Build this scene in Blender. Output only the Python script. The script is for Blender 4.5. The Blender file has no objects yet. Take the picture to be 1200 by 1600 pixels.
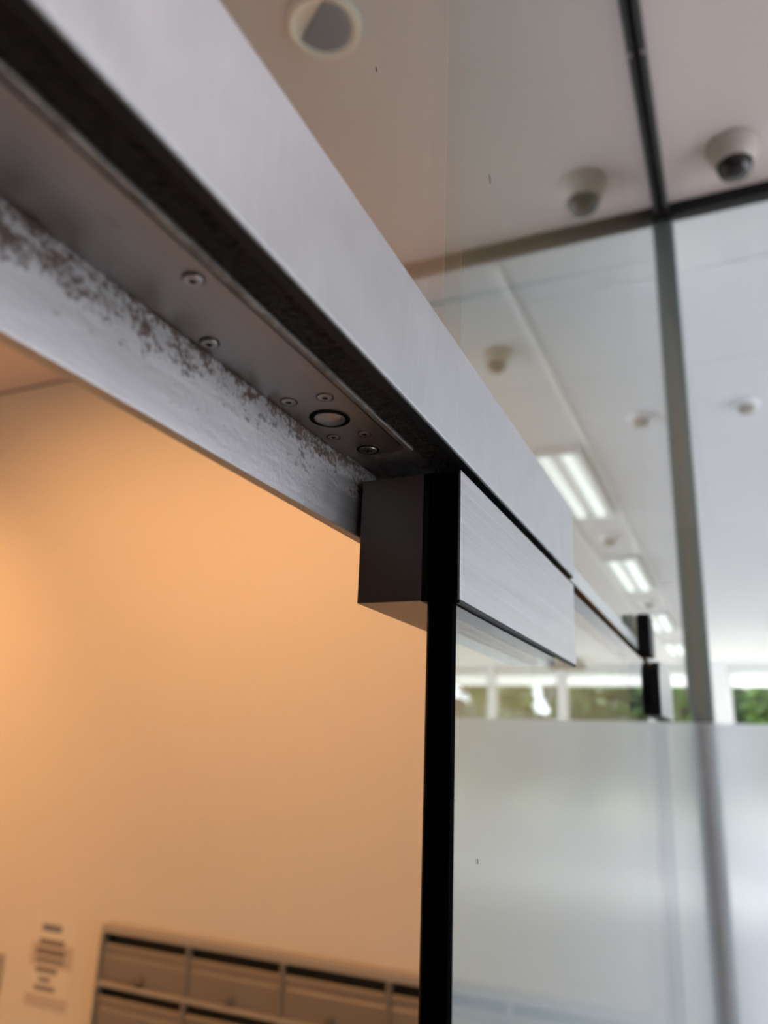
import bpy, bmesh, math, random
from mathutils import Matrix, Vector

# ------------------------------------------------------------------ camera, world, light, exposure
sc = bpy.context.scene
COL = sc.collection
U = 0.084            # metres per measured unit at the door
CZ = 2.0             # camera height above the floor
CEIL = CZ + 1.706    # ceiling height
YG = 2.26            # glazed front wall
YW = 2.53            # solid mail-room wall
YF = 15.5            # far window wall
PX = -1.10 * U       # middle of the partition plane
ox1 = -1.150 * U

R = ((0.9121137, -0.08557724, -0.40090539),
     (0.40813994, 0.28105456, 0.86857937),
     (0.03834567, -0.95586865, 0.29128121))
cam_d = bpy.data.cameras.new('camera')
cam = bpy.data.objects.new('camera', cam_d)
COL.objects.link(cam)
m = Matrix.Identity(4)
for i in range(3):
    m[i][0] = R[i][0]; m[i][1] = -R[i][1]; m[i][2] = -R[i][2]
m.translation = Vector((0, 0, CZ))
cam.matrix_world = m
cam_d.sensor_fit = 'HORIZONTAL'
cam_d.sensor_width = 27.0
cam_d.lens = 27.0 * 1202 / 1200
cam_d.clip_start = 0.005
cam_d.clip_end = 200
cam_d.dof.use_dof = True
cam_d.dof.focus_distance = 0.285
cam_d.dof.aperture_fstop = 8.7
sc.camera = cam

w = bpy.data.worlds.new('world'); sc.world = w
w.use_nodes = True
nt = w.node_tree
bg = nt.nodes['Background']
bg.inputs['Color'].default_value = (0.88, 0.915, 1.0, 1)
bg.inputs['Strength'].default_value = 4.8

sun_d = bpy.data.lights.new('sun', 'SUN')
sun_d.energy = 20.0; sun_d.angle = 0.02; sun_d.color = (1, 0.95, 0.86)
sun = bpy.data.objects.new('sun', sun_d); COL.objects.link(sun)
sun.rotation_euler = (math.radians(-38), 0, math.radians(25))

sc.view_settings.view_transform = 'Standard'
sc.view_settings.look = 'None'
sc.view_settings.gamma = 1
sc.view_settings.use_curve_mapping = False
sc.view_settings.exposure = 0.0

# ------------------------------------------------------------------ helpers
def tag(o, label=None, cat=None, group=None, kind=None):
    if label: o['label'] = label
    if cat: o['category'] = cat
    if group: o['group'] = group
    if kind: o['kind'] = kind
    return o

def empty(name, loc, parent=None):
    o = bpy.data.objects.new(name, None); COL.objects.link(o)
    o.empty_display_size = 0.05
    o.location = loc
    if parent: o.parent = parent; 
    return o

def link(name, me, mat=None, parent=None, loc=(0, 0, 0)):
    o = bpy.data.objects.new(name, me); COL.objects.link(o)
    if mat is not None and len(me.materials) == 0:
        me.materials.append(mat)
    o.location = loc
    if parent is not None:
        o.parent = parent
        pl = Vector((0, 0, 0)); p = parent
        while p: pl += p.location; p = p.parent
        o.location = Vector(loc) - pl
    return o

def mesh_from_bm(name, bm, smooth=False):
    bmesh.ops.recalc_face_normals(bm, faces=bm.faces)
    me = bpy.data.meshes.new(name); bm.to_mesh(me); bm.free()
    if smooth:
        for p in me.polygons: p.use_smooth = True
    return me

def bm_box(bm, a, b, bevel=0.0, seg=2):
    c = [(x, y, z) for x in (a[0], b[0]) for y in (a[1], b[1]) for z in (a[2], b[2])]
    v = [bm.verts.new(p) for p in c]
    fs = [bm.faces.new([v[i] for i in q]) for q in
          ((0, 1, 3, 2), (4, 6, 7, 5), (0, 4, 5, 1), (2, 3, 7, 6), (0, 2, 6, 4), (1, 5, 7, 3))]
    if bevel > 0:
        es = set(e for f in fs for e in f.edges)
        bmesh.ops.bevel(bm, geom=list(es), offset=bevel, segments=seg, affect='EDGES', profile=0.5)

def box(name, a, b, mat, parent=None, bevel=0.0, seg=2):
    """axis aligned box between two world corners; origin at the centre of its base"""
    lo = [min(a[i], b[i]) for i in range(3)]; hi = [max(a[i], b[i]) for i in range(3)]
    o = ((lo[0]+hi[0])/2, (lo[1]+hi[1])/2, lo[2])
    bm = bmesh.new()
    bm_box(bm, [lo[i]-o[i] for i in range(3)], [hi[i]-o[i] for i in range(3)], bevel, seg)
    return link(name, mesh_from_bm(name, bm), mat, parent, o)

def lathe(bm, prof, n=32, cx=0, cy=0):
    """profile of (r, z), turned about z"""
    rings = []
    for r, z in prof:
        if r < 1e-7:
            rings.append([bm.verts.new((cx, cy, z))])
        else:
            rings.append([bm.verts.new((cx + r*math.cos(2*math.pi*k/n), cy + r*math.sin(2*math.pi*k/n), z)) for k in range(n)])
    for A, B in zip(rings, rings[1:]):
        for k in range(n):
            k2 = (k+1) % n
            if len(A) == 1 and len(B) == 1: continue
            if len(A) == 1: bm.faces.new((A[0], B[k], B[k2]))
            elif len(B) == 1: bm.faces.new((A[k], B[0], A[k2]))
            else: bm.faces.new((A[k], B[k], B[k2], A[k2]))

def turned(name, prof, mat, parent=None, loc=(0, 0, 0), n=32, smooth=True, rot=None):
    bm = bmesh.new(); lathe(bm, prof, n)
    if rot: bmesh.ops.transform(bm, matrix=rot, verts=bm.verts)
    me = mesh_from_bm(name, bm, smooth)
    if smooth:
        try: me.set_sharp_from_angle(angle=math.radians(35))
        except Exception: pass
    return link(name, me, mat, parent, loc)

def tube(name, pts, r, mat, parent=None, n=10):
    bm = bmesh.new(); rings = []
    o = Vector(pts[0])
    P = [Vector(p) - o for p in pts]
    for i, p in enumerate(P):
        t = (P[min(i+1, len(P)-1)] - P[max(i-1, 0)]).normalized()
        a = t.orthogonal().normalized() if i == 0 else (a - t*a.dot(t)).normalized()
        b = t.cross(a)
        rings.append([bm.verts.new(p + r*(math.cos(2*math.pi*k/n)*a + math.sin(2*math.pi*k/n)*b)) for k in range(n)])
    for A, B in zip(rings, rings[1:]):
        for k in range(n): bm.faces.new((A[k], A[(k+1) % n], B[(k+1) % n], B[k]))
    bm.faces.new(rings[0][::-1]); bm.faces.new(rings[-1])
    return link(name, mesh_from_bm(name, bm, True), mat, parent, o)

def prism(name, poly_yz, x0, x1, mat, parent=None):
    """extrude a (y, z) outline along x; world coordinates"""
    o = (x0, poly_yz[0][0], poly_yz[0][1])
    bm = bmesh.new()
    A = [bm.verts.new((0, y-o[1], z-o[2])) for y, z in poly_yz]
    B = [bm.verts.new((x1-x0, y-o[1], z-o[2])) for y, z in poly_yz]
    n = len(A)
    bm.faces.new(A); bm.faces.new(B[::-1])
    for k in range(n): bm.faces.new((A[k], B[k], B[(k+1) % n], A[(k+1) % n]))
    return link(name, mesh_from_bm(name, bm), mat, parent, o)

# ------------------------------------------------------------------ materials
def newmat(name):
    mt = bpy.data.materials.new(name); mt.use_nodes = True
    return mt, mt.node_tree.nodes, mt.node_tree.links, mt.node_tree.nodes['Principled BSDF']

def plain(name, col, rough=0.5, metal=0.0, noise=0.0, scale=20, bump=0.0, spec=0.5):
    mt, N, L, p = newmat(name)
    p.inputs['Base Color'].default_value = (*col, 1)
    p.inputs['Roughness'].default_value = rough
    p.inputs['Metallic'].default_value = metal
    p.inputs['Specular IOR Level'].default_value = spec
    if noise or bump:
        tc = N.new('ShaderNodeTexCoord'); nz = N.new('ShaderNodeTexNoise')
        nz.inputs['Scale'].default_value = scale; nz.inputs['Detail'].default_value = 5
        L.new(tc.outputs['Object'], nz.inputs['Vector'])
        if noise:
            mx = N.new('ShaderNodeMix'); mx.data_type = 'RGBA'
            mx.inputs[6].default_value = (*[c*(1-noise) for c in col], 1)
            mx.inputs[7].default_value = (*[min(1, c*(1+noise)) for c in col], 1)
            L.new(nz.outputs['Fac'], mx.inputs[0]); L.new(mx.outputs[2], p.inputs['Base Color'])
        if bump:
            b = N.new('ShaderNodeBump'); b.inputs['Strength'].default_value = bump; b.inputs['Distance'].default_value = 0.002
            L.new(nz.outputs['Fac'], b.inputs['Height']); L.new(b.outputs['Normal'], p.inputs['Normal'])
    return mt

def steel(name, col=(0.56, 0.56, 0.57), rough=0.33, brush=(900, 14, 900), stain=0.0, stain_col=(0.10, 0.07, 0.055),
          stain_scale=(40, 18, 40), stain_lo=0.52, stain_hi=0.68, band=None, brush_amt=0.16, cloud=0.10, speck=0.0):
    """brushed stainless steel, optionally with rust/dirt whose density follows a band (z0,z1 of object space)"""
    mt, N, L, p = newmat(name)
    tc = N.new('ShaderNodeTexCoord')
    mp = N.new('ShaderNodeMapping'); mp.inputs['Scale'].default_value = brush
    L.new(tc.outputs['Object'], mp.inputs['Vector'])
    nb = N.new('ShaderNodeTexNoise'); nb.inputs['Scale'].default_value = 1.0; nb.inputs['Detail'].default_value = 3
    L.new(mp.outputs['Vector'], nb.inputs['Vector'])
    nc = N.new('ShaderNodeTexNoise'); nc.inputs['Scale'].default_value = 55; nc.inputs['Detail'].default_value = 6
    L.new(tc.outputs['Object'], nc.inputs['Vector'])
    rr = N.new('ShaderNodeMapRange'); rr.inputs[3].default_value = rough*(1-brush_amt*1.5); rr.inputs[4].default_value = rough*(1+brush_amt*1.5)
    L.new(nb.outputs['Fac'], rr.inputs[0])
    ra = N.new('ShaderNodeMath'); ra.operation = 'MULTIPLY_ADD'
    L.new(nc.outputs['Fac'], ra.inputs[0]); ra.inputs[1].default_value = cloud; L.new(rr.outputs[0], ra.inputs[2])
    cm = N.new('ShaderNodeMix'); cm.data_type = 'RGBA'
    cm.inputs[6].default_value = (*[c*(1-brush_amt) for c in col], 1); cm.inputs[7].default_value = (*[c*(1+brush_amt) for c in col], 1)
    L.new(nb.outputs['Fac'], cm.inputs[0])
    colour = cm.outputs[2]; roughness = ra.outputs[0]
    p.inputs['Metallic'].default_value = 1.0
    if stain > 0:
        ms = N.new('ShaderNodeMapping'); ms.inputs['Scale'].default_value = stain_scale
        L.new(tc.outputs['Object'], ms.inputs['Vector'])
        ns = N.new('ShaderNodeTexNoise'); ns.inputs['Scale'].default_value = 1.0; ns.inputs['Detail'].default_value = 9; ns.inputs['Roughness'].default_value = 0.72
        L.new(ms.outputs['Vector'], ns.inputs['Vector'])
        val = ns.outputs['Fac']
        if speck:
            n2 = N.new('ShaderNodeTexNoise'); n2.inputs['Scale'].default_value = 620; n2.inputs['Detail'].default_value = 4
            L.new(tc.outputs['Object'], n2.inputs['Vector'])
            sk = N.new('ShaderNodeMapRange'); sk.inputs[3].default_value = -speck*.5; sk.inputs[4].default_value = speck*.5
            L.new(n2.outputs['Fac'], sk.inputs[0])
            a2 = N.new('ShaderNodeMath'); a2.operation = 'ADD'; L.new(val, a2.inputs[0]); L.new(sk.outputs[0], a2.inputs[1]); val = a2.outputs[0]
        if band:
            sx = N.new('ShaderNodeSeparateXYZ'); L.new(tc.outputs['Object'], sx.inputs[0])
            b1 = N.new('ShaderNodeMapRange'); b1.interpolation_type = 'SMOOTHSTEP'
            b1.inputs[1].default_value = band[0]; b1.inputs[2].default_value = band[1]; b1.inputs[3].default_value = -0.16; b1.inputs[4].default_value = band[2]
            L.new(sx.outputs['Z'], b1.inputs[0])
            ad = N.new('ShaderNodeMath'); ad.operation = 'ADD'; L.new(val, ad.inputs[0]); L.new(b1.outputs[0], ad.inputs[1]); val = ad.outputs[0]
        th = N.new('ShaderNodeMapRange'); th.inputs[1].default_value = stain_lo; th.inputs[2].default_value = stain_hi; th.inputs[4].default_value = stain
        L.new(val, th.inputs[0])
        nr = N.new('ShaderNodeTexNoise'); nr.inputs['Scale'].default_value = 260; L.new(tc.outputs['Object'], nr.inputs['Vector'])
        rc = N.new('ShaderNodeMix'); rc.data_type = 'RGBA'
        rc.inputs[6].default_value = (*[c*0.45 for c in stain_col], 1); rc.inputs[7].default_value = (*[c*1.7 for c in stain_col], 1)
        L.new(nr.outputs['Fac'], rc.inputs[0])
        m2 = N.new('ShaderNodeMix'); m2.data_type = 'RGBA'
        L.new(th.outputs[0], m2.inputs[0]); L.new(colour, m2.inputs[6]); L.new(rc.outputs[2], m2.inputs[7]); colour = m2.outputs[2]
        mr = N.new('ShaderNodeMix'); L.new(th.outputs[0], mr.inputs[0]); L.new(roughness, mr.inputs[2]); mr.inputs[3].default_value = 0.85; roughness = mr.outputs[0]
        mm = N.new('ShaderNodeMapRange'); mm.inputs[3].default_value = 1.0; mm.inputs[4].default_value = 0.25
        L.new(th.outputs[0], mm.inputs[0]); L.new(mm.outputs[0], p.inputs['Metallic'])
        bp = N.new('ShaderNodeBump'); bp.inputs['Strength'].default_value = 0.35; bp.inputs['Distance'].default_value = 0.0006
        L.new(val, bp.inputs['Height']); L.new(bp.outputs['Normal'], p.inputs['Normal'])
    else:
        bp = N.new('ShaderNodeBump'); bp.inputs['Strength'].default_value = 0.06; bp.inputs['Distance'].default_value = 0.0004
        L.new(nb.outputs['Fac'], bp.inputs['Height']); L.new(bp.outputs['Normal'], p.inputs['Normal'])
    L.new(colour, p.inputs['Base Color']); L.new(roughness, p.inputs['Roughness'])
    return mt

def glass(name, tint=(0.93, 0.965, 0.95), ior=1.52, rough=0.0):
    """clear sheet glass: Fresnel mirror over straight-through transmission on each face"""
    mt, N, L, p = newmat(name); N.remove(p)
    out = N['Material Output']
    geo = N.new('ShaderNodeNewGeometry')
    io = N.new('ShaderNodeMapRange'); io.inputs[3].default_value = ior; io.inputs[4].default_value = 1/ior
    L.new(geo.outputs['Backfacing'], io.inputs[0])
    fr = N.new('ShaderNodeFresnel'); L.new(io.outputs[0], fr.inputs['IOR'])
    tr = N.new('ShaderNodeBsdfTransparent'); tr.inputs['Color'].default_value = (*tint, 1)
    gl = N.new('ShaderNodeBsdfGlossy'); gl.inputs['Roughness'].default_value = rough; gl.inputs['Color'].default_value = (1, 1, 1, 1)
    mx = N.new('ShaderNodeMixShader')
    L.new(fr.outputs[0], mx.inputs[0]); L.new(tr.outputs[0], mx.inputs[1]); L.new(gl.outputs[0], mx.inputs[2])
    L.new(mx.outputs[0], out.inputs['Surface'])
    return mt

def film(name):
    mt, N, L, p = newmat(name); N.remove(p)
    out = N['Material Output']
    tl = N.new('ShaderNodeBsdfTranslucent'); tl.inputs['Color'].default_value = (0.95, 0.97, 1.0, 1)
    rf = N.new('ShaderNodeBsdfRefraction'); rf.inputs['IOR'].default_value = 1.12; rf.inputs['Roughness'].default_value = 0.42
    rf.inputs['Color'].default_value = (0.95, 0.97, 1, 1)
    df = N.new('ShaderNodeBsdfDiffuse'); df.inputs['Color'].default_value = (0.85, 0.87, 0.88, 1)
    m1 = N.new('ShaderNodeMixShader'); m1.inputs[0].default_value = 0.55
    L.new(tl.outputs[0], m1.inputs[1]); L.new(rf.outputs[0], m1.inputs[2])
    m2 = N.new('ShaderNodeMixShader'); m2.inputs[0].default_value = 0.05
    L.new(m1.outputs[0], m2.inputs[1]); L.new(df.outputs[0], m2.inputs[2])
    L.new(m2.outputs[0], out.inputs['Surface'])
    return mt

def emit(name, col, s):
    mt, N, L, p = newmat(name)
    p.inputs['Base Color'].default_value = (0.8, 0.8, 0.8, 1)
    p.inputs['Emission Color'].default_value = (*col, 1); p.inputs['Emission Strength'].default_value = s
    return mt

def blind(name):
    mt, N, L, p = newmat(name); N.remove(p)
    out = N['Material Output']
    tl = N.new('ShaderNodeBsdfTranslucent'); tl.inputs['Color'].default_value = (0.9, 0.92, 0.92, 1)
    df = N.new('ShaderNodeBsdfDiffuse'); df.inputs['Color'].default_value = (0.9, 0.9, 0.9, 1)
    mx = N.new('ShaderNodeMixShader'); mx.inputs[0].default_value = 0.35
    L.new(tl.outputs[0], mx.inputs[1]); L.new(df.outputs[0], mx.inputs[2]); L.new(mx.outputs[0], out.inputs['Surface'])
    return mt

M = dict(
    front=steel('brushed_front_steel', (0.43, 0.43, 0.43), 0.34, brush=(500, 500, 60), cloud=0.28, brush_amt=0.09),
    patch=steel('brushed_patch_steel', (0.44, 0.435, 0.435), 0.30, brush=(900, 7, 900), brush_amt=0.30, cloud=0.12),
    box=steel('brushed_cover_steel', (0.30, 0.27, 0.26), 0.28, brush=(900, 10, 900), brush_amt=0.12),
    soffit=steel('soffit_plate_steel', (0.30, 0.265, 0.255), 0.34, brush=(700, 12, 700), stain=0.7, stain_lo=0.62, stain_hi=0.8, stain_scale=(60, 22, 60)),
    flange=steel('rusty_flange_steel', (0.50, 0.485, 0.485), 0.36, brush=(700, 12, 700), stain=0.95, stain_col=(0.085, 0.05, 0.033), speck=0.42,
                 stain_scale=(90, 55, 120), stain_lo=0.52, stain_hi=0.66, band=(0.0, 0.028, 0.12), cloud=0.2),
    lip=steel('worn_lip_steel', (0.30, 0.28, 0.26), 0.4, stain=0.8, stain_lo=0.45, stain_hi=0.6, stain_scale=(200, 90, 200)),
    screw=steel('screw_steel', (0.38, 0.34, 0.32), 0.30, brush=(300, 300, 300)),
    dirt=plain('dirty_black_seal', (0.014, 0.0105, 0.009), 0.7, noise=0.8, scale=420, bump=0.8, spec=0.25),
    rubber=plain('black_rubber', (0.010, 0.011, 0.014), 0.5, spec=0.2),
    hole=plain('dark_hole', (0.006, 0.005, 0.005), 0.9, spec=0.1),
    edge=plain('dark_glass_edge', (0.003, 0.004, 0.005), 0.4, spec=0.03),
    pale_edge=plain('painted_edge_refraction', (0.52, 0.58, 0.56), 0.25),  # pale colour standing in for light caught in the glass edge
    glass=glass('clear_glass', (0.74, 0.845, 0.835), 1.85),
    joint=glass('clear_joint', (0.985, 0.985, 0.98), 1.001),
    glass_low=glass('low_reflection_glass', (0.88, 0.91, 0.90), 1.40),
    glass_w=glass('front_wall_glass', (0.975, 0.98, 0.985), 1.45),
    film=film('frosted_film'),
    ceil=plain('ceiling_paint', (0.68, 0.585, 0.555), 0.9, spec=0.2),
    ceil_far=plain('far_ceiling_tile', (0.75, 0.75, 0.76), 0.9, spec=0.2),
    wall=plain('cream_wall_paint', (0.80, 0.76, 0.70), 0.85, noise=0.015, scale=4, spec=0.2),
    wallr=plain('grey_wall_paint', (0.50, 0.49, 0.48), 0.9, spec=0.2),
    dwall=plain('dark_wall_paint', (0.10, 0.09, 0.085), 0.9, spec=0.2),
    floor=plain('stone_floor', (0.52, 0.50, 0.47), 0.5, noise=0.08, scale=6),
    floor_mail=plain('mail_room_floor', (0.62, 0.58, 0.52), 0.5, noise=0.05, scale=6),
    floor_far=plain('far_vinyl_floor', (0.70, 0.70, 0.68), 0.5, noise=0.05, scale=6),
    black=plain('black_metal', (0.010, 0.010, 0.011), 0.5, spec=0.2),
    track=plain('dark_track_metal', (0.035, 0.032, 0.034), 0.45, noise=0.3, scale=30),
    post=plain('grey_post_metal', (0.215, 0.265, 0.27), 0.5),
    white=plain('white_plastic', (0.52, 0.46, 0.41), 0.3),
    edging=plain('white_edging', (0.95, 0.95, 0.94), 0.5),
    whitep=plain('white_paint', (0.85, 0.85, 0.85), 0.6),
    dome=plain('smoked_dome', (0.02, 0.018, 0.017), 0.06),
    mail=plain('mailbox_aluminium', (0.31, 0.275, 0.24), 0.5, metal=0.4, noise=0.03, scale=8),
    knob=plain('lock_metal', (0.20, 0.17, 0.145), 0.35, metal=0.5),
    mrail=plain('mailbox_rail', (0.46, 0.42, 0.38), 0.5, metal=0.2),
    mdark=plain('mailbox_inside', (0.03, 0.025, 0.02), 0.8),
    paper=plain('notice_paper', (0.82, 0.79, 0.72), 0.6, noise=0.05, scale=5),
    band=plain('tinted_paper', (0.62, 0.55, 0.50), 0.6),
    ink=plain('grey_ink', (0.24, 0.21, 0.19), 0.8),
    inkb=plain('blue_ink', (0.22, 0.23, 0.30), 0.8),
    plate=plain('grey_plastic', (0.40, 0.36, 0.31), 0.5),
    tube=emit('fluorescent_tube', (0.93, 1.0, 0.98), 1.15),
    panel=emit('panel_diffuser', (1.0, 0.88, 0.95), 1.6),
    reflector=plain('white_reflector', (0.85, 0.87, 0.86), 0.4),
    blind=blind('white_roller_blind'),
    cream=plain('cream_trim', (0.92, 0.82, 0.66), 0.4),
    lens=plain('dark_lamp_glass', (0.012, 0.011, 0.011), 0.08, spec=0.3),
    greybox=plain('grey_metal_box', (0.22, 0.21, 0.20), 0.5),
    bark=plain('tree_bark', (0.10, 0.075, 0.055), 0.9, noise=0.3, scale=10),
    leaf=plain('tree_leaf', (0.075, 0.145, 0.028), 0.6, noise=0.5, scale=1.3),
    leafl=plain('pale_tree_leaf', (0.13, 0.22, 0.045), 0.6, noise=0.5, scale=1.3),
    grass=plain('outside_ground', (0.22, 0.24, 0.15), 0.9, noise=0.3, scale=2),
)

# ------------------------------------------------------------------ the setting
def S(o): return tag(o, kind='structure')
XL, XR = -4.0, 3.6            # mail room left, entrance lobby right
FL, FR = -3.5, 7.0            # far hall
S(box('floor', (PX, -1.7, -0.1), (XR+.1, YW+.12, 0), M['floor']))
S(box('floor_mail_room', (XL-.1, -1.7, -0.1), (PX, YW+.12, 0), M['floor_mail']))
S(box('ceiling', (XL-.1, -1.7, CEIL), (XR+.1, YG+0.012, CEIL+0.1), M['ceil']))
S(box('ceiling_mail_room', (XL-.1, YG+.012, CEIL), (PX-.02, YW+.12, CEIL+0.1), M['ceil']))
S(box('wall_front', (XL-.1, YW, 0), (PX-.02, YW+.12, CEIL), M['wall']))
S(box('wall_return', (PX-.03, YG+.054, 0), (PX-.005, YW+.12, CEIL), M['wall']))
S(box('wall_left', (XL-.1, -1.7, 0), (XL, YW, CEIL), M['wall']))
S(box('wall_back', (XL-.1, -1.7, 0), (XR+.1, -1.6, CEIL), M['dwall']))
S(box('baseboard_front', (XL, YW-.012, 0), (PX-.03, YW, 0.09), M['plate']))
# shadow gap between wall and ceiling in the mail room
S(box('trim_1', (XL, YW-.006, CEIL-.005), (PX-.03, YW, CEIL), M['black']))

# right wall of the lobby: window wall (outside the picture, lights the lobby)
wr = empty('wall_right', (XR, 0, 0)); S(wr)
box('lower_wall', (XR, -1.6, 0), (XR+.1, YG, 0.5), M['wallr'], wr)
box('upper_wall', (XR, -1.6, 3.3), (XR+.1, YG, CEIL), M['wallr'], wr)
for y0, y1 in ((-1.6, 0.02), (1.08, 1.16), (2.16, YG)):
    box('mullion', (XR, y0, 0.5), (XR+.1, y1, 3.3), M['wallr'], wr)

# far hall
S(box('floor_hall', (FL-.1, YW+.12, -0.1), (FR+.1, YF+.1, 0), M['floor_far']))
S(box('wall_hall_left', (FL-.1, YW+.12, 0), (FL, YF, CEIL), M['whitep']))
hr = empty('wall_hall_right', (FR, 9, 0)); S(hr)
box('lower_wall', (FR, YG, 0), (FR+.1, YF, 0.4), M['whitep'], hr)
box('upper_wall', (FR, YG, 3.4), (FR+.1, YF, CEIL), M['whitep'], hr)
for k in range(8):
    y = YG + (YF-YG)*k/7
    box('mullion', (FR, y-.06, 0.4), (FR+.1, y+.06, 3.4), M['whitep'], hr)
S(box('wall_hall_near', (XR, YG+.0, 0), (FR, YG+.1, CEIL), M['whitep']))
S(box('wall_hall_near_left', (FL, YW+.12, 0), (PX-.03, YW+.22, CEIL), M['whitep']))
ch = empty('ceiling_hall', (1.75, 9, CEIL)); S(ch)
# ceiling boards with open joints
ys = [YG+.012, YW+.12] + [3.40 + 1.25*i for i in range(10)] + [YF+.1]
xs = [FL-.1, -1.9, -0.55, 0.50, 0.86, 2.1, 3.4, 4.7, 5.9, FR+.1]
for i in range(len(xs)-1):
    for j in range(len(ys)-1):
        g = 0.002
        if ys[j] < YW and xs[i] < PX - .02:
            if xs[i+1] < PX: continue
            box('ceiling_board', (PX-.016, ys[j]+g, CEIL), (xs[i+1]-g, ys[j+1]-g, CEIL+.02), M['ceil_far'], ch); continue
        box('ceiling_board', (xs[i]+g, ys[j]+g, CEIL), (xs[i+1]-g, ys[j+1]-g, CEIL+.02), M['ceil_far'], ch)
box('ceiling_backing', (PX-.016, YG+.012, CEIL+.02), (FR+.1, YW+.12, CEIL+.1), M['whitep'], ch)
box('ceiling_backing', (FL-.1, YW+.121, CEIL+.02), (FR+.1, YF+.1, CEIL+.1), M['whitep'], ch)
# pale edging either side of the row of lights
S(box('trim_2', (0.470, YG+.1, CEIL-.009), (0.500, YF-.05, CEIL), M['edging'], None, 0.004))
S(box('trim_3', (0.860, YG+.1, CEIL-.009), (0.890, YF-.05, CEIL), M['edging'], None, 0.004))

# far window wall: columns, sill wall, and glazed bays with half drawn blinds
wf = empty('wall_hall_far', (1.75, YF, 0)); S(wf)
colx = [-3.5, -1.95, -0.33, 1.30, 2.98, 4.40, 5.75, 7.0]
box('sill_wall', (FL, YF, 0), (FR, YF+.15, 0.8), M['whitep'], wf)
box('lintel', (FL, YF, CEIL-.06), (FR, YF+.15, CEIL), M['whitep'], wf)
for x in colx:
    hw = .17 if abs(x+.33) < .1 else .06
    box('column', (x-hw, YF-.06, 0), (x+hw, YF+.15, CEIL), M['whitep'], wf, 0.01)
for i in range(len(colx)-1):
    x0, x1 = colx[i]+(.17 if i == 2 else .06), colx[i+1]-(.17 if i == 1 else .06)
    wd = empty('window_%d' % (i+1), ((x0+x1)/2, YF+.06, 0.8)); S(wd)
    t = .04
    box('frame_rail', (x0, YF+.04, 0.8), (x1, YF+.09, 0.8+t), M['whitep'], wd)
    box('frame_rail', (x0, YF+.04, CEIL-.06-t), (x1, YF+.09, CEIL-.06), M['whitep'], wd)
    box('frame_stile', (x0, YF+.04, 0.8+t), (x0+t, YF+.09, CEIL-.06-t), M['whitep'], wd)
    box('frame_stile', (x1-t, YF+.04, 0.8+t), (x1, YF+.09, CEIL-.06-t), M['whitep'], wd)
    box('pane', (x0+t, YF+.06, 0.8+t), (x1-t, YF+.066, CEIL-.06-t), M['glass_w'], wd)
    box('blind', (x0+.01, YF+.02, CZ+1.27), (x1-.01, YF+.022, CEIL-.06), M['blind'], wd)
S(box('ground', (-30, YF+.15, -0.3), (40, 60, -0.02), M['grass']))

# glazed front wall of the lobby
wg = empty('wall_glazed', (1.75, YG, 0)); S(wg)
GX0 = ox1 + 0.001
for x0, x1 in ((GX0, 1.75), (1.754, XR)):
    box('pane', (x0, YG, 0.02), (x1, YG+.012, CEIL-.012), M['glass_w'], wg)
FZ = CZ + 0.0915
for x0, x1 in ((GX0+.001, 1.749), (1.755, XR)):
    o = box('frosted_film', (x0, YG-.0016, 0.02), (x1, YG-.0012, FZ), M['film'], wg)
S(box('trim_4', (GX0, YG-.016, CEIL-.042), (XR, YG+.030, CEIL), M['black'], None, 0.002))
S(box('trim_5', (GX0, YG-.02, 0), (XR, YG+.03, 0.03), M['black']))

# post behind the glazed wall where the partition meets it
pst = empty('corner_post', (PX, YG+.03, 0))
tag(pst, 'grey metal post where the two glass walls meet', 'post')
box('post_core', (PX-.034, YG+.016, 0), (ox1+.032, YG+.052, CEIL), M['post'], pst, 0.003)
box('cover_strip', (ox1+.004, YG+.0135, 0.02), (ox1+.012, YG+.018, CEIL-.04), M['post'], pst)

# ceiling track of the partition, in two lengths
TX = ox1 - .004
trk = empty('ceiling_track', (PX, 0.5, CEIL-.03))
tag(trk, 'dark metal ceiling track holding the glass partition', 'track')
for y0, y1 in ((-1.59, 1.798), (1.802, YG-.017)):
    box('track_wall', (TX+.012, y0, CEIL-.032), (TX+.027, y1, CEIL), M['track'], trk, 0.002)
    box('track_wall', (TX-.027, y0, CEIL-.032), (TX-.012, y1, CEIL), M['track'], trk, 0.002)
    box('track_bed', (TX-.012, y0, CEIL-.012), (TX+.012, y1, CEIL), M['rubber'], trk)
for s in (-1, 1):
    turned('track_screw', [(0, -.003), (.005, -.003), (.006, 0)], M['screw'], trk, (TX+s*.0195, 1.60, CEIL-.032), 12)

# ------------------------------------------------------------------ glass partition
def pane(name, x0, x1, y0, y1, z0, z1, mat, parent=None, cham=0.0011, clear=False):
    """sheet of glass in the partition plane; faces clear, ground edges dark"""
    o = ((x0+x1)/2, (y0+y1)/2, z0)
    bm = bmesh.new()
    bm_box(bm, (x0-o[0], y0-o[1], 0), (x1-o[0], y1-o[1], z1-z0))
    bmesh.ops.bevel(bm, geom=list(bm.edges), offset=cham, segments=1, affect='EDGES')
    bmesh.ops.recalc_face_normals(bm, faces=bm.faces)
    for f in bm.faces:
        f.material_index = 0 if abs(f.normal.x) > 0.98 else (2 if clear and abs(f.normal.y) > 0.6 else 1)
    me = bpy.data.meshes.new(name); bm.to_mesh(me); bm.free()
    me.materials.append(mat); me.materials.append(M['edge']); me.materials.append(M['joint'])
    return link(name, me, None, parent, o)

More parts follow.
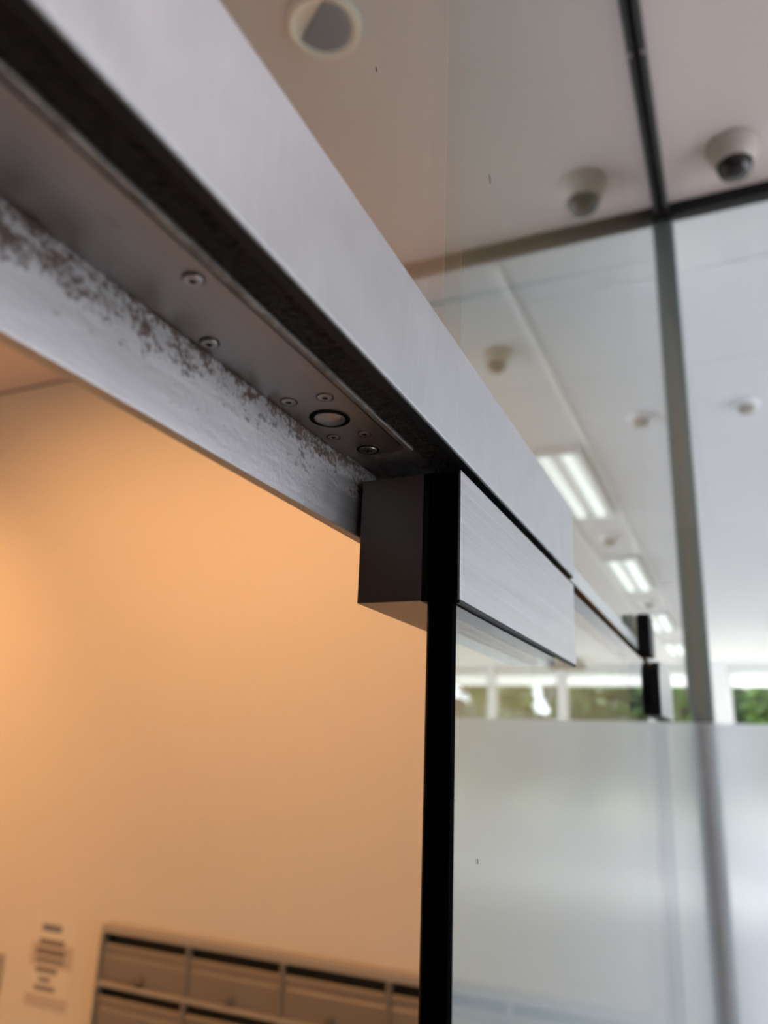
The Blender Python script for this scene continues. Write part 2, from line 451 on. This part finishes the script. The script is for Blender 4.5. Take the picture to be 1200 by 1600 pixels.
GY0, GY1 = 2.94*U, 1.06
ox0, ox1 = -1.245*U, -1.150*U          # over panels
sx0, sx1 = -1.215*U, -1.110*U          # fixed side panel
dx0, dx1 = -1.148*U, -1.021*U          # door glass
TZ = CEIL - .014
HY1_ = 5.46*U
JY = 0.2804
o = pane('transom_pane', ox0, ox1, -1.59, JY-.0002, CZ+1.317*U, TZ, M['glass_low'], clear=True, cham=.0003)
tag(o, 'clear transom glass above the open doorway, standing on the steel header', 'glass panel')
tr1 = o
o = pane('transom_pane', ox0, ox1, JY+.0002, GY1-.001, CZ+1.317*U, TZ, M['glass'], clear=True, cham=.0003)
tag(o, 'transom glass above the closed door, reflecting ceiling cameras', 'glass panel')
box('edge_refraction_strip', (ox1+.0001, HY1_+.001, CZ+1.317*U), (ox1+.0008, GY1-.001, CZ+1.45*U), M['pale_edge'], o)  # added pale strip painting the light refracted along the glass's bottom edge
tr2 = o
o = pane('transom_pane', ox0, ox1, GY1+.001, YG-.003, CZ+1.317*U, TZ, M['glass'], clear=True)
tag(o, 'far transom glass next to the grey corner post', 'glass panel')
o = pane('sidelight_pane', sx0, sx1, GY1+.003, YG-.003, 0.01, CZ+1.30*U, M['glass'])
tag(o, 'fixed glass side panel between the door and the grey corner post', 'glass panel')

# door leaf with its top patch fitting and corner lock
door = empty('glass_door', (PX, GY0, 0.012))
tag(door, 'frameless glass door leaf with steel patch fitting and black front edge', 'door')
dg = pane('door_glass', dx0, dx1, GY0, GY1-.002, 0.012, CZ+1.118*U, M['glass'], door)
pf = empty('patch_fitting', (0, 0, 0), door); 
pf.location = (0, 0, CZ+.58*U - 0.012)
pf['label'] = 'brushed steel patch fitting clamped on the door corner'
PY0, PY1, PZ0, PZ1 = 2.935*U, 5.41*U, CZ+.582*U, CZ+1.140*U
box('outer_plate', (-1.012*U, PY0, PZ0), (-1.0*U, PY1, PZ1), M['patch'], pf, 0.0003)
box('outer_gasket', (-1.021*U, PY0+.0012, PZ0+.0012), (-1.012*U, PY1-.001, PZ1), M['rubber'], pf)
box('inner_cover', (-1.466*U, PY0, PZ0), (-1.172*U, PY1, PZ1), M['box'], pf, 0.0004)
box('inner_gasket', (-1.172*U, PY0+.0006, PZ0), (-1.148*U, PY1-.001, PZ1), M['rubber'], pf)
box('top_clamp', (-1.172*U, PY0+.0004, PZ1-.0018), (-1.012*U, PY1, PZ1+.0002), M['hole'], pf)
box('bottom_bead', (-1.020*U, PY0+.0002, PZ0-.0012), (-1.002*U, PY1-.0005, PZ0), M['rubber'], pf, 0.0003)

def fleck(parent, x, y, z, l, tilt):
    tube('dirt_mark', [(x+.0002, y, CZ+z), (x+.0003, y+l*tilt, CZ+z-l*.5), (x+.0002, y+l*tilt*1.6, CZ+z-l)], .00013, M['hole'], parent, 6)
fleck(tr1, -0.0966, 0.1876, 0.2255, 0.0016, 0.2)
fleck(tr2, -0.0966, 0.3239, 0.2897, 0.004, 0.4)
fleck(dg, -0.08576, 0.2719, -0.0352, 0.0016, 0.1)

# corner lock at the far end of the door: keeper on the transom, lock body on the door, bent bar
LX = dx1
lk = empty('corner_lock', (0, 0, 0), door); lk.location = (0, 0.92-GY0, CZ-0.012)
def lock_outline(y0, y1, z0, z1, r):
    p = [(y0, z0), (y1, z0)]
    for k in range(7): a = math.pi/2*k/6; p.append((y1-r+r*math.cos(a), z1-r+r*math.sin(a)))
    for k in range(7): a = math.pi/2*(1+k/6); p.append((y0+r+r*math.cos(a), z1-r+r*math.sin(a)))
    return p
lz0, lz1 = CZ+.0425, CZ+1.20*U
prism('lock_back', lock_outline(.885, 1.045, lz0, lz1, .024), dx0-.012, dx0, M['black'], lk)
prism('lock_body', lock_outline(.885, 1.045, lz0, lz1, .024), LX, LX+.0085, M['black'], lk)
prism('lock_face', lock_outline(.8855, 1.0445, lz0+.0005, lz1-.0005, .0236), LX+.0085, LX+.0095, M['patch'], lk)

box('keeper', (ox1+.0009, 0.875, CZ+1.25*U), (ox1+.0145, 0.915, CZ+1.25*U+.044), M['black'], tr2, 0.0015)
box('keeper_back', (ox0-.012, 0.875, CZ+1.25*U), (ox0-.0001, 0.915, CZ+1.25*U+.044), M['black'], tr2, 0.0015)

# ------------------------------------------------------------------ steel header over the doorway
HY0, HY1 = -0.75, 5.46*U
hd = empty('door_header', (PX, 0, CZ+1.2*U))
tag(hd, 'long brushed steel header channel with rusty inner flange over the doorway', 'door header')
HZ0, HZ1 = CZ+1.2*U, CZ+1.712*U
box('front_plate', (-1.046*U, HY0, HZ0), (-1.0*U, HY1, HZ1), M['front'], hd, 0.0007, 3)
box('front_edge_seal', (-1.05*U, HY0, HZ0-.0003), (-1.010*U, HY1-.001, HZ0+.0006), M['rubber'], hd)
box('back_flange', (-1.535*U, HY0, CZ+.886*U), (-1.487*U, HY1, HZ1), M['flange'], hd, 0.0004)
box('channel_web', (-1.487*U, HY0, HZ0+.022*U), (-1.167*U, HY1, HZ0+.07*U), M['lip'], hd)
# dirty seal below the transom glass, uneven
def seal(name, x0, x1, y0, y1, z, mat, parent, amp, ny, nx, seed, base):
    rnd = random.Random(seed)
    bm = bmesh.new(); o = ((x0+x1)/2, (y0+y1)/2, z)
    g = [[bm.verts.new((x0+(x1-x0)*i/nx-o[0], y0+(y1-y0)*j/ny-o[1], (rnd.random()-.5)*amp*(0.15 if i in (0, nx) else 1))) for i in range(nx+1)] for j in range(ny+1)]
    for j in range(ny):
        for i in range(nx): bm.faces.new((g[j][i], g[j+1][i], g[j+1][i+1], g[j][i+1]))
    r = bmesh.ops.extrude_face_region(bm, geom=bm.faces[:])
    for e in r['geom']:
        if isinstance(e, bmesh.types.BMVert): e.co.z = base
    return link(name, mesh_from_bm(name, bm, False), mat, parent, o)
seal('dirty_seal', -1.166*U, -1.047*U, HY0, HY1-.002, HZ0+.001, M['dirt'], hd, 0.0007, 900, 10, 4, 0.0012)
# thin worn lip along the seal
box('worn_lip', (-1.192*U, HY0, HZ0-.0002), (-1.168*U, GY0-.012, HZ0+.0018), M['lip'], hd, 0.0004)
# soffit plate with rounded far end
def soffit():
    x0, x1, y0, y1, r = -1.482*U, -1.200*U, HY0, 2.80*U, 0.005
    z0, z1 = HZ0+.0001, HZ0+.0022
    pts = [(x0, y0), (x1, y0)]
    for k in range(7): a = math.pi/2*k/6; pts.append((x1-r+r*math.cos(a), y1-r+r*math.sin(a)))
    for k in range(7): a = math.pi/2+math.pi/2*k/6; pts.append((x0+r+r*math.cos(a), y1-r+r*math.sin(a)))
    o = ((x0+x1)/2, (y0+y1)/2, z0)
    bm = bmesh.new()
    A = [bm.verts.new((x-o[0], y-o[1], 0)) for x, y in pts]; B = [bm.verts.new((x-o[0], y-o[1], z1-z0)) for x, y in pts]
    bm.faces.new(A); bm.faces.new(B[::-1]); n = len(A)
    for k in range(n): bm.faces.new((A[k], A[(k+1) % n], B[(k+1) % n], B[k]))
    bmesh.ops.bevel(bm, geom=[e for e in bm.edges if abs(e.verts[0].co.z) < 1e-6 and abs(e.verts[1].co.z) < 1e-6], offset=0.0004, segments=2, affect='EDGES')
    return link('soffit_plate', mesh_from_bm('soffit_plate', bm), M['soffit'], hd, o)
sp = soffit()
def screw(x, y, r, proud, name='screw'):
    z = HZ0
    s = turned(name, [(0, .0), (r*.30, 0), (r*.34, -proud), (r*.86, -proud), (r, -proud*.35), (r, .0006)], M['screw'], sp, (x*U, y*U, z), 28)
    turned('hex_recess', [(0, -proud*.75), (r*.42, -proud*1.06)], M['hole'], s, (x*U, y*U, z), 6, False)
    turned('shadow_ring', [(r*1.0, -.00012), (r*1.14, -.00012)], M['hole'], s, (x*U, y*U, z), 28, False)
    return s
screw(-1.263, 1.433, .0024, .0007); screw(-1.433, 1.737, .0024, .0007)
screw(-1.422, 2.205, .0024, .0003); screw(-1.276, 2.216, .0024, .0003)
screw(-1.422, 2.560, .0021, .0002); screw(-1.286, 2.571, .0021, .0002)
# pivot pin in its bore
pin = turned('pivot_pin', [(0, -.0008), (.0042, -.0008), (.0050, -.0003), (.0050, .002)], M['screw'], sp, (-1.349*U, 2.389*U, HZ0), 40)
turned('bore_ring', [(.0050, -.0001), (.0061, -.0001), (.0064, -.0004), (.0067, -.0001)], M['hole'], pin, (-1.349*U, 2.389*U, HZ0), 40)
# adjusting screw with crossed slot
ad = turned('adjusting_screw', [(0, -.0003), (.0030, -.0003), (.0034, .0004)], M['screw'], sp, (-1.348*U, 2.733*U, HZ0), 32)
turned('bore_ring', [(.0034, -.0001), (.0039, -.0002), (.0041, .0001)], M['hole'], ad, (-1.348*U, 2.733*U, HZ0), 32)
for a in (0.5, 0.5+math.pi/2):
    bm = bmesh.new(); bm_box(bm, (-.0016, -.0003, 0), (.0016, .0003, .0003))
    bmesh.ops.rotate(bm, verts=bm.verts, matrix=Matrix.Rotation(a, 3, 'Z'))
    link('cross_slot', mesh_from_bm('cross_slot', bm), M['hole'], ad, (-1.348*U, 2.733*U, HZ0-.0005))

# ------------------------------------------------------------------ mail room: mailboxes, notice, lamps
def Z(z): return CZ + z
mb = empty('mailbox_bank', (-1.3, YW, Z(-1.22)))
tag(mb, 'bank of metal mailboxes with slots and round locks on the orange lit wall', 'mailboxes')
X0, PW, NC, NR, RH = -2.240, 0.385, 5, 3, 0.171
X1 = X0 + .02 + PW*NC
ZT, DY = -.672, 0.035
yf = YW - DY
box('back_panel', (X0, YW-.006, Z(ZT-.03-RH*NR)), (X1, YW-.001, Z(ZT)), M['mdark'], mb)
box('top_rail', (X0, yf, Z(ZT-.028)), (X1, YW-.001, Z(ZT)), M['mrail'], mb, 0.003)
box('bottom_rail', (X0, yf, Z(ZT-.03-RH*NR-.02)), (X1, YW-.001, Z(ZT-.03-RH*NR)), M['mrail'], mb, 0.003)
for xa in (X0, X1-.012):
    box('side_rail', (xa, yf, Z(ZT-.03-RH*NR)), (xa+.012, YW-.001, Z(ZT-.028)), M['mail'], mb, 0.002)
for c in range(1, NC):
    x = X0+.01+PW*c
    box('divider', (x-.006, yf+.004, Z(ZT-.03-RH*NR)), (x+.006, YW-.006, Z(ZT-.028)), M['mail'], mb)
for r in range(1, NR):
    z = ZT-.03-RH*r
    box('shelf_rail', (X0+.012, yf, Z(z)), (X1-.012, YW-.006, Z(z+.014)), M['mrail'], mb, 0.002)
first = None
for r in range(NR):
    for c in range(NC):
        xa, xb = X0+.01+PW*c+(.004 if c == 0 else .008), X0+.01+PW*(c+1)-(.004 if c == NC-1 else .008)
        zt = Z(ZT-.03-RH*r) - .034; zb = Z(ZT-.03-RH*(r+1)) + .017
        yd = yf + .014
        d = prism('mailbox_door', [(yd+.004, zt), (yd-.004, zt-.006), (yd-.004, zt-.020), (yd, zt-.030), (yd, zt-.036), (yd-.003, zt-.040), (yd-.001, zb), (yd+.004, zb)], xa, xb, M['mail'], mb)
        xm = (xa+xb)/2 - .006
        turned('lock', [(0, -.008), (.010, -.008), (.014, -.004), (.015, .012)], M['knob'], d, (xm, yd-.014, Z(-.838-RH*r)), 20, True, Matrix.Rotation(math.radians(-90), 4, 'X'))

nt_ = empty('notice', (-2.5, YW, Z(-.994)))
tag(nt_, 'printed paper notice on the orange wall left of the mailboxes', 'notice')
box('sheet', (-2.606, YW-.002, Z(-.994)), (-2.392, YW-.0005, Z(-.679)), M['paper'], nt_, 0.0003)
box('footer_band', (-2.606, YW-.0023, Z(-.994)), (-2.392, YW-.002, Z(-.955)), M['band'], nt_)
box('middle_band', (-2.606, YW-.0023, Z(-.86)), (-2.392, YW-.002, Z(-.78)), M['band'], nt_)
for x0, x1, z0, z1, mt in ((-2.565, -2.465, -.738, -.714, 'inkb'), (-2.57, -2.44, -.785, -.765, 'ink'), (-2.58, -2.43, -.820, -.797, 'ink'), (-2.575, -2.43, -.845, -.830, 'ink'),
                           (-2.57, -2.46, -.880, -.863, 'ink'), (-2.545, -2.49, -.910, -.895, 'ink'), (-2.565, -2.46, -.940, -.924, 'ink')):
    box('printed_line', (x0, YW-.0026, Z(z0)), (x1, YW-.002, Z(z1)), M[mt], nt_)
wp = empty('wall_plate', (-2.82, YW, Z(-.99)))
tag(wp, 'grey plate on the orange wall at the left edge of the photo', 'wall plate')
box('plate', (-2.90, YW-.012, Z(-.99)), (-2.742, YW-.0005, Z(-.845)), M['plate'], wp, 0.003)
box('rocker', (-2.86, YW-.016, Z(-.96)), (-2.785, YW-.012, Z(-.875)), M['cream'], wp, 0.002)

def downlight(x, y, label, on=None, r=.10):
    d = empty('downlight', (x, y, CEIL)); tag(d, label, 'downlight', 'recessed ceiling lamps of the mail room')
    turned('rim', [(r*.86, -.001), (r*.88, -.008), (r*.97, -.009), (r, -.004), (r, .0)], M['cream'], d, (x, y, CEIL), 48)
    turned('reflector', [(r*.87, -.004), (r*.70, .045)], M['cream'], d, (x, y, CEIL), 48)
    return d
# the ceiling needs openings for none of these: the lamps are shallow surface trims with a tilted lens
d = empty('downlight', (-.795, 1.255, CEIL))
tag(d, 'round recessed downlight with cream rim and dark tilted lens, above the header', 'downlight')
DR = .092
turned('rim', [(DR*.80, -.012), (DR*.90, -.018), (DR*.98, -.014), (DR, 0)], M['cream'], d, (-.795, 1.255, CEIL), 56)
turned('reflector', [(0, -.0035), (DR*.5, -.0035), (DR*.82, -.0125)], M['cream'], d, (-.795, 1.255, CEIL), 56)
bm = bmesh.new()
pts = []
for k in range(25):
    a = math.radians(-63 + 236*k/24); pts.append((DR*.76*math.cos(a), DR*.76*math.sin(a)))
vs = [bm.verts.new((x, y, -.0125)) for x, y in pts]; f = bm.faces.new(vs)
r_ = bmesh.ops.extrude_face_region(bm, geom=[f])
for e in r_['geom']:
    if isinstance(e, bmesh.types.BMVert): e.co.z = -.005
link('lens', mesh_from_bm('lens', bm), M['lens'], d, (-.795, 1.255, CEIL))

WARM = (1.0, 0.47, 0.155)
def warm_lamp(x, y, power, tilt, aimz, size, blend, label):
    d = empty('downlight', (x, y, CEIL)); tag(d, label, 'downlight', 'lit downlights of the mail room')
    turned('rim', [(.05, -.006), (.06, -.010), (.07, 0)], M['cream'], d, (x, y, CEIL), 32)
    ld = bpy.data.lights.new('warm_lamp', 'SPOT'); ld.energy = power; ld.color = WARM; ld.spot_size = math.radians(size); ld.spot_blend = blend; ld.shadow_soft_size = .05
    l = bpy.data.objects.new('warm_lamp', ld); COL.objects.link(l); l.parent = d; l.location = (0, 0, -.03)
    l.rotation_euler = (math.radians(tilt), 0, math.radians(aimz))
warm_lamp(-1.1, 1.0, 108, 33, 0, 125, 0.9, 'lit warm downlight in the mail room ceiling nearest the partition')
warm_lamp(-2.45, 1.0, 92, 33, 0, 125, 0.9, 'lit warm downlight in the mail room ceiling further from the partition')

warm_lamp(-3.1, 1.2, 120, 30, 70, 120, 0.8, 'added unseen fill lamp near the left wall of the mail room')  # unseen fill lamp, added so the left wall bounces warmth onto the ceiling
# ------------------------------------------------------------------ ceiling devices
def dome(x, y, r, label, cat, smoked=True, name='dome_camera'):
    d = empty(name, (x, y, CEIL)); tag(d, label, cat)
    turned('housing', [(r, 0), (r*.99, -.25*r), (r*.93, -.55*r), (r*.82, -.84*r), (r*.72, -.96*r), (r*.68, -.94*r)], M['white'], d, (x, y, CEIL), 48)
    turned('dome', [(r*.70, -.92*r), (r*.68, -1.14*r), (r*.57, -1.38*r), (r*.34, -1.54*r), (0, -1.60*r)], M['dome'] if smoked else M['plate'], d, (x, y, CEIL), 40)
    turned('base_ring', [(r*1.04, 0), (r*1.05, -.05*r), (r*1.0, -.08*r)], M['plate'], d, (x, y, CEIL), 48)
    return d
dome(0.118, 2.055, .070, 'white dome security camera on the lobby ceiling before the glazed wall', 'camera')
def detector(x, y, r, label):
    d = empty('smoke_detector', (x, y, CEIL)); tag(d, label, 'detector')
    turned('base', [(r, 0), (r*1.0, -.18*r), (r*.92, -.30*r), (r*.70, -.34*r)], M['whitep'], d, (x, y, CEIL), 36)
    turned('sensor', [(r*.66, -.32*r), (r*.60, -.78*r), (r*.40, -.90*r), (0, -.92*r)], M['plate'], d, (x, y, CEIL), 30)
    return d
detector(0.155, 3.92, .060, 'round detector on the hall ceiling straight behind the glazed wall')
dome(0.665, 3.00, .062, 'dome camera on the hall ceiling before the first strip light', 'camera', True)
detector(0.672, 6.29, .075, 'round detector between the first and second strip lights')
detector(0.672, 9.25, .075, 'round detector between the second and third strip lights')

lp = empty('ceiling_panel_light', (1.45, .98, CEIL)); tag(lp, 'square flat panel light in the lobby ceiling, right of the partition', 'panel light')
box('frame', (.85, .38, CEIL-.012), (2.05, 1.58, CEIL), M['whitep'], lp, .003)
box('diffuser', (.875, .405, CEIL-.014), (2.025, 1.555, CEIL-.011), M['panel'], lp)
lp = empty('ceiling_panel_light', (2.8, 1.4, CEIL)); tag(lp, 'second square panel light, nearer the lobby window wall', 'panel light')
box('frame', (2.2, .80, CEIL-.012), (3.4, 2.0, CEIL), M['whitep'], lp, .003)
box('diffuser', (2.225, .825, CEIL-.014), (3.375, 1.975, CEIL-.011), M['panel'], lp)
def troffer(x0, x1, y0, y1, label):
    t = empty('strip_light', ((x0+x1)/2, (y0+y1)/2, CEIL-.05)); tag(t, label, 'strip light', 'fluorescent strip lights in the far hall')
    b = .012
    box('tray', (x0, y0, CEIL-.010), (x1, y1, CEIL), M['reflector'], t)
    box('side', (x0, y0, CEIL-.05), (x0+b, y1, CEIL-.010), M['reflector'], t)
    box('side', (x1-b, y0, CEIL-.05), (x1, y1, CEIL-.010), M['reflector'], t)
    box('end', (x0+b, y0, CEIL-.05), (x1-b, y0+b, CEIL-.010), M['reflector'], t)
    box('end', (x0+b, y1-b, CEIL-.05), (x1-b, y1, CEIL-.010), M['reflector'], t)
    for f in (.28, .72):
        xm = x0+(x1-x0)*f
        box('tube', (xm-.03, y0+.03, CEIL-.042), (xm+.03, y1-.03, CEIL-.018), M['tube'], t, 0.008)
troffer(.520, .840, 4.20, 5.56, 'twin tube strip light nearest the glazed wall')
troffer(.520, .840, 6.93, 8.40, 'second twin tube strip light along the hall ceiling')
troffer(.520, .840, 9.90, 11.3, 'third twin tube strip light along the hall ceiling')
troffer(.520, .840, 12.6, 14.0, 'last twin tube strip light before the far windows')
hb = empty('ceiling_unit', (2.75, 14.8, CEIL-.2)); tag(hb, 'flat grey box hung under the far hall ceiling near the windows', 'ceiling unit')
box('casing', (2.42, 14.6, CEIL-.19), (3.08, 15.0, CEIL-.07), M['greybox'], hb, 0.015)
for x in (2.55, 2.95): box('hanger', (x-.01, 14.79, CEIL-.07), (x+.01, 14.81, CEIL), M['greybox'], hb)

# ------------------------------------------------------------------ trees outside
def tree(x, y, h, r, seed, mat, label):
    rnd = random.Random(seed)
    t = empty('tree', (x, y, -.02)); tag(t, label, 'tree', 'trees outside the far windows')
    turned('trunk', [(.0, 0), (.16, 0), (.12, .6), (.10, h*.6), (0, h*.7)], M['bark'], t, (x, y, -.02), 10)
    V = []; F = []
    blobs = []
    for _ in range(46):
        a, q = rnd.random()*2*math.pi, r*.60*math.sqrt(rnd.random())
        blobs.append((q*math.cos(a), q*math.sin(a), h*(.22+.70*rnd.random()), r*(.26+.12*rnd.random())))
    for bx, by, bz, br in blobs:
        for _ in range(150):
            d = Vector((rnd.gauss(0, 1), rnd.gauss(0, 1), rnd.gauss(0, 1))).normalized()*br*(.55+.5*rnd.random())
            c = Vector((bx, by, bz)) + d
            a = Vector((rnd.gauss(0, 1), rnd.gauss(0, 1), rnd.gauss(0, 1))).normalized(); b = a.orthogonal().normalized(); s = .09+.10*rnd.random()
            k = len(V)
            V += [c-a*s, c+b*s*.5, c+a*s, c-b*s*.5]; F.append((k, k+1, k+2, k+3))
    me = bpy.data.meshes.new('foliage'); me.from_pydata(V, [], F); me.update()
    o = link('foliage', me, mat, t, (x, y, -.02)); o['kind'] = 'stuff'
spots = [(-1.2, 19.2, 5.2, 1.08), (1.0, 19.3, 5.6, 1.1), (3.2, 19.2, 5.2, 1.1), (5.4, 19.4, 5.6, 1.1), (7.6, 19.4, 5.4, 1.1), (9.8, 19.8, 5.6, 1.1), (12.0, 20.0, 5.6, 1.1),
         (-2.3, 21.7, 6, 1.1), (-.1, 21.6, 6, 1.1), (2.1, 21.6, 6, 1.1), (4.3, 21.6, 6, 1.1), (6.5, 21.6, 6, 1.1), (8.7, 22, 6, 1.1), (10.9, 22.2, 6, 1.1)]
spots = [(x, y, h, 1.2 if y > 21 else r) for x, y, h, r in spots]
order = ('leftmost', 'second', 'third', 'fourth', 'fifth', 'sixth', 'seventh', 'eighth')
for i, (x, y, h, r) in enumerate(spots):
    row, k = ('front', i) if i < 7 else ('back', i-7)
    tree(x, y, h, r, 10+i, M['leafl' if i % 2 else 'leaf'], '%s tree of the %s row outside the far windows' % (order[k], row))
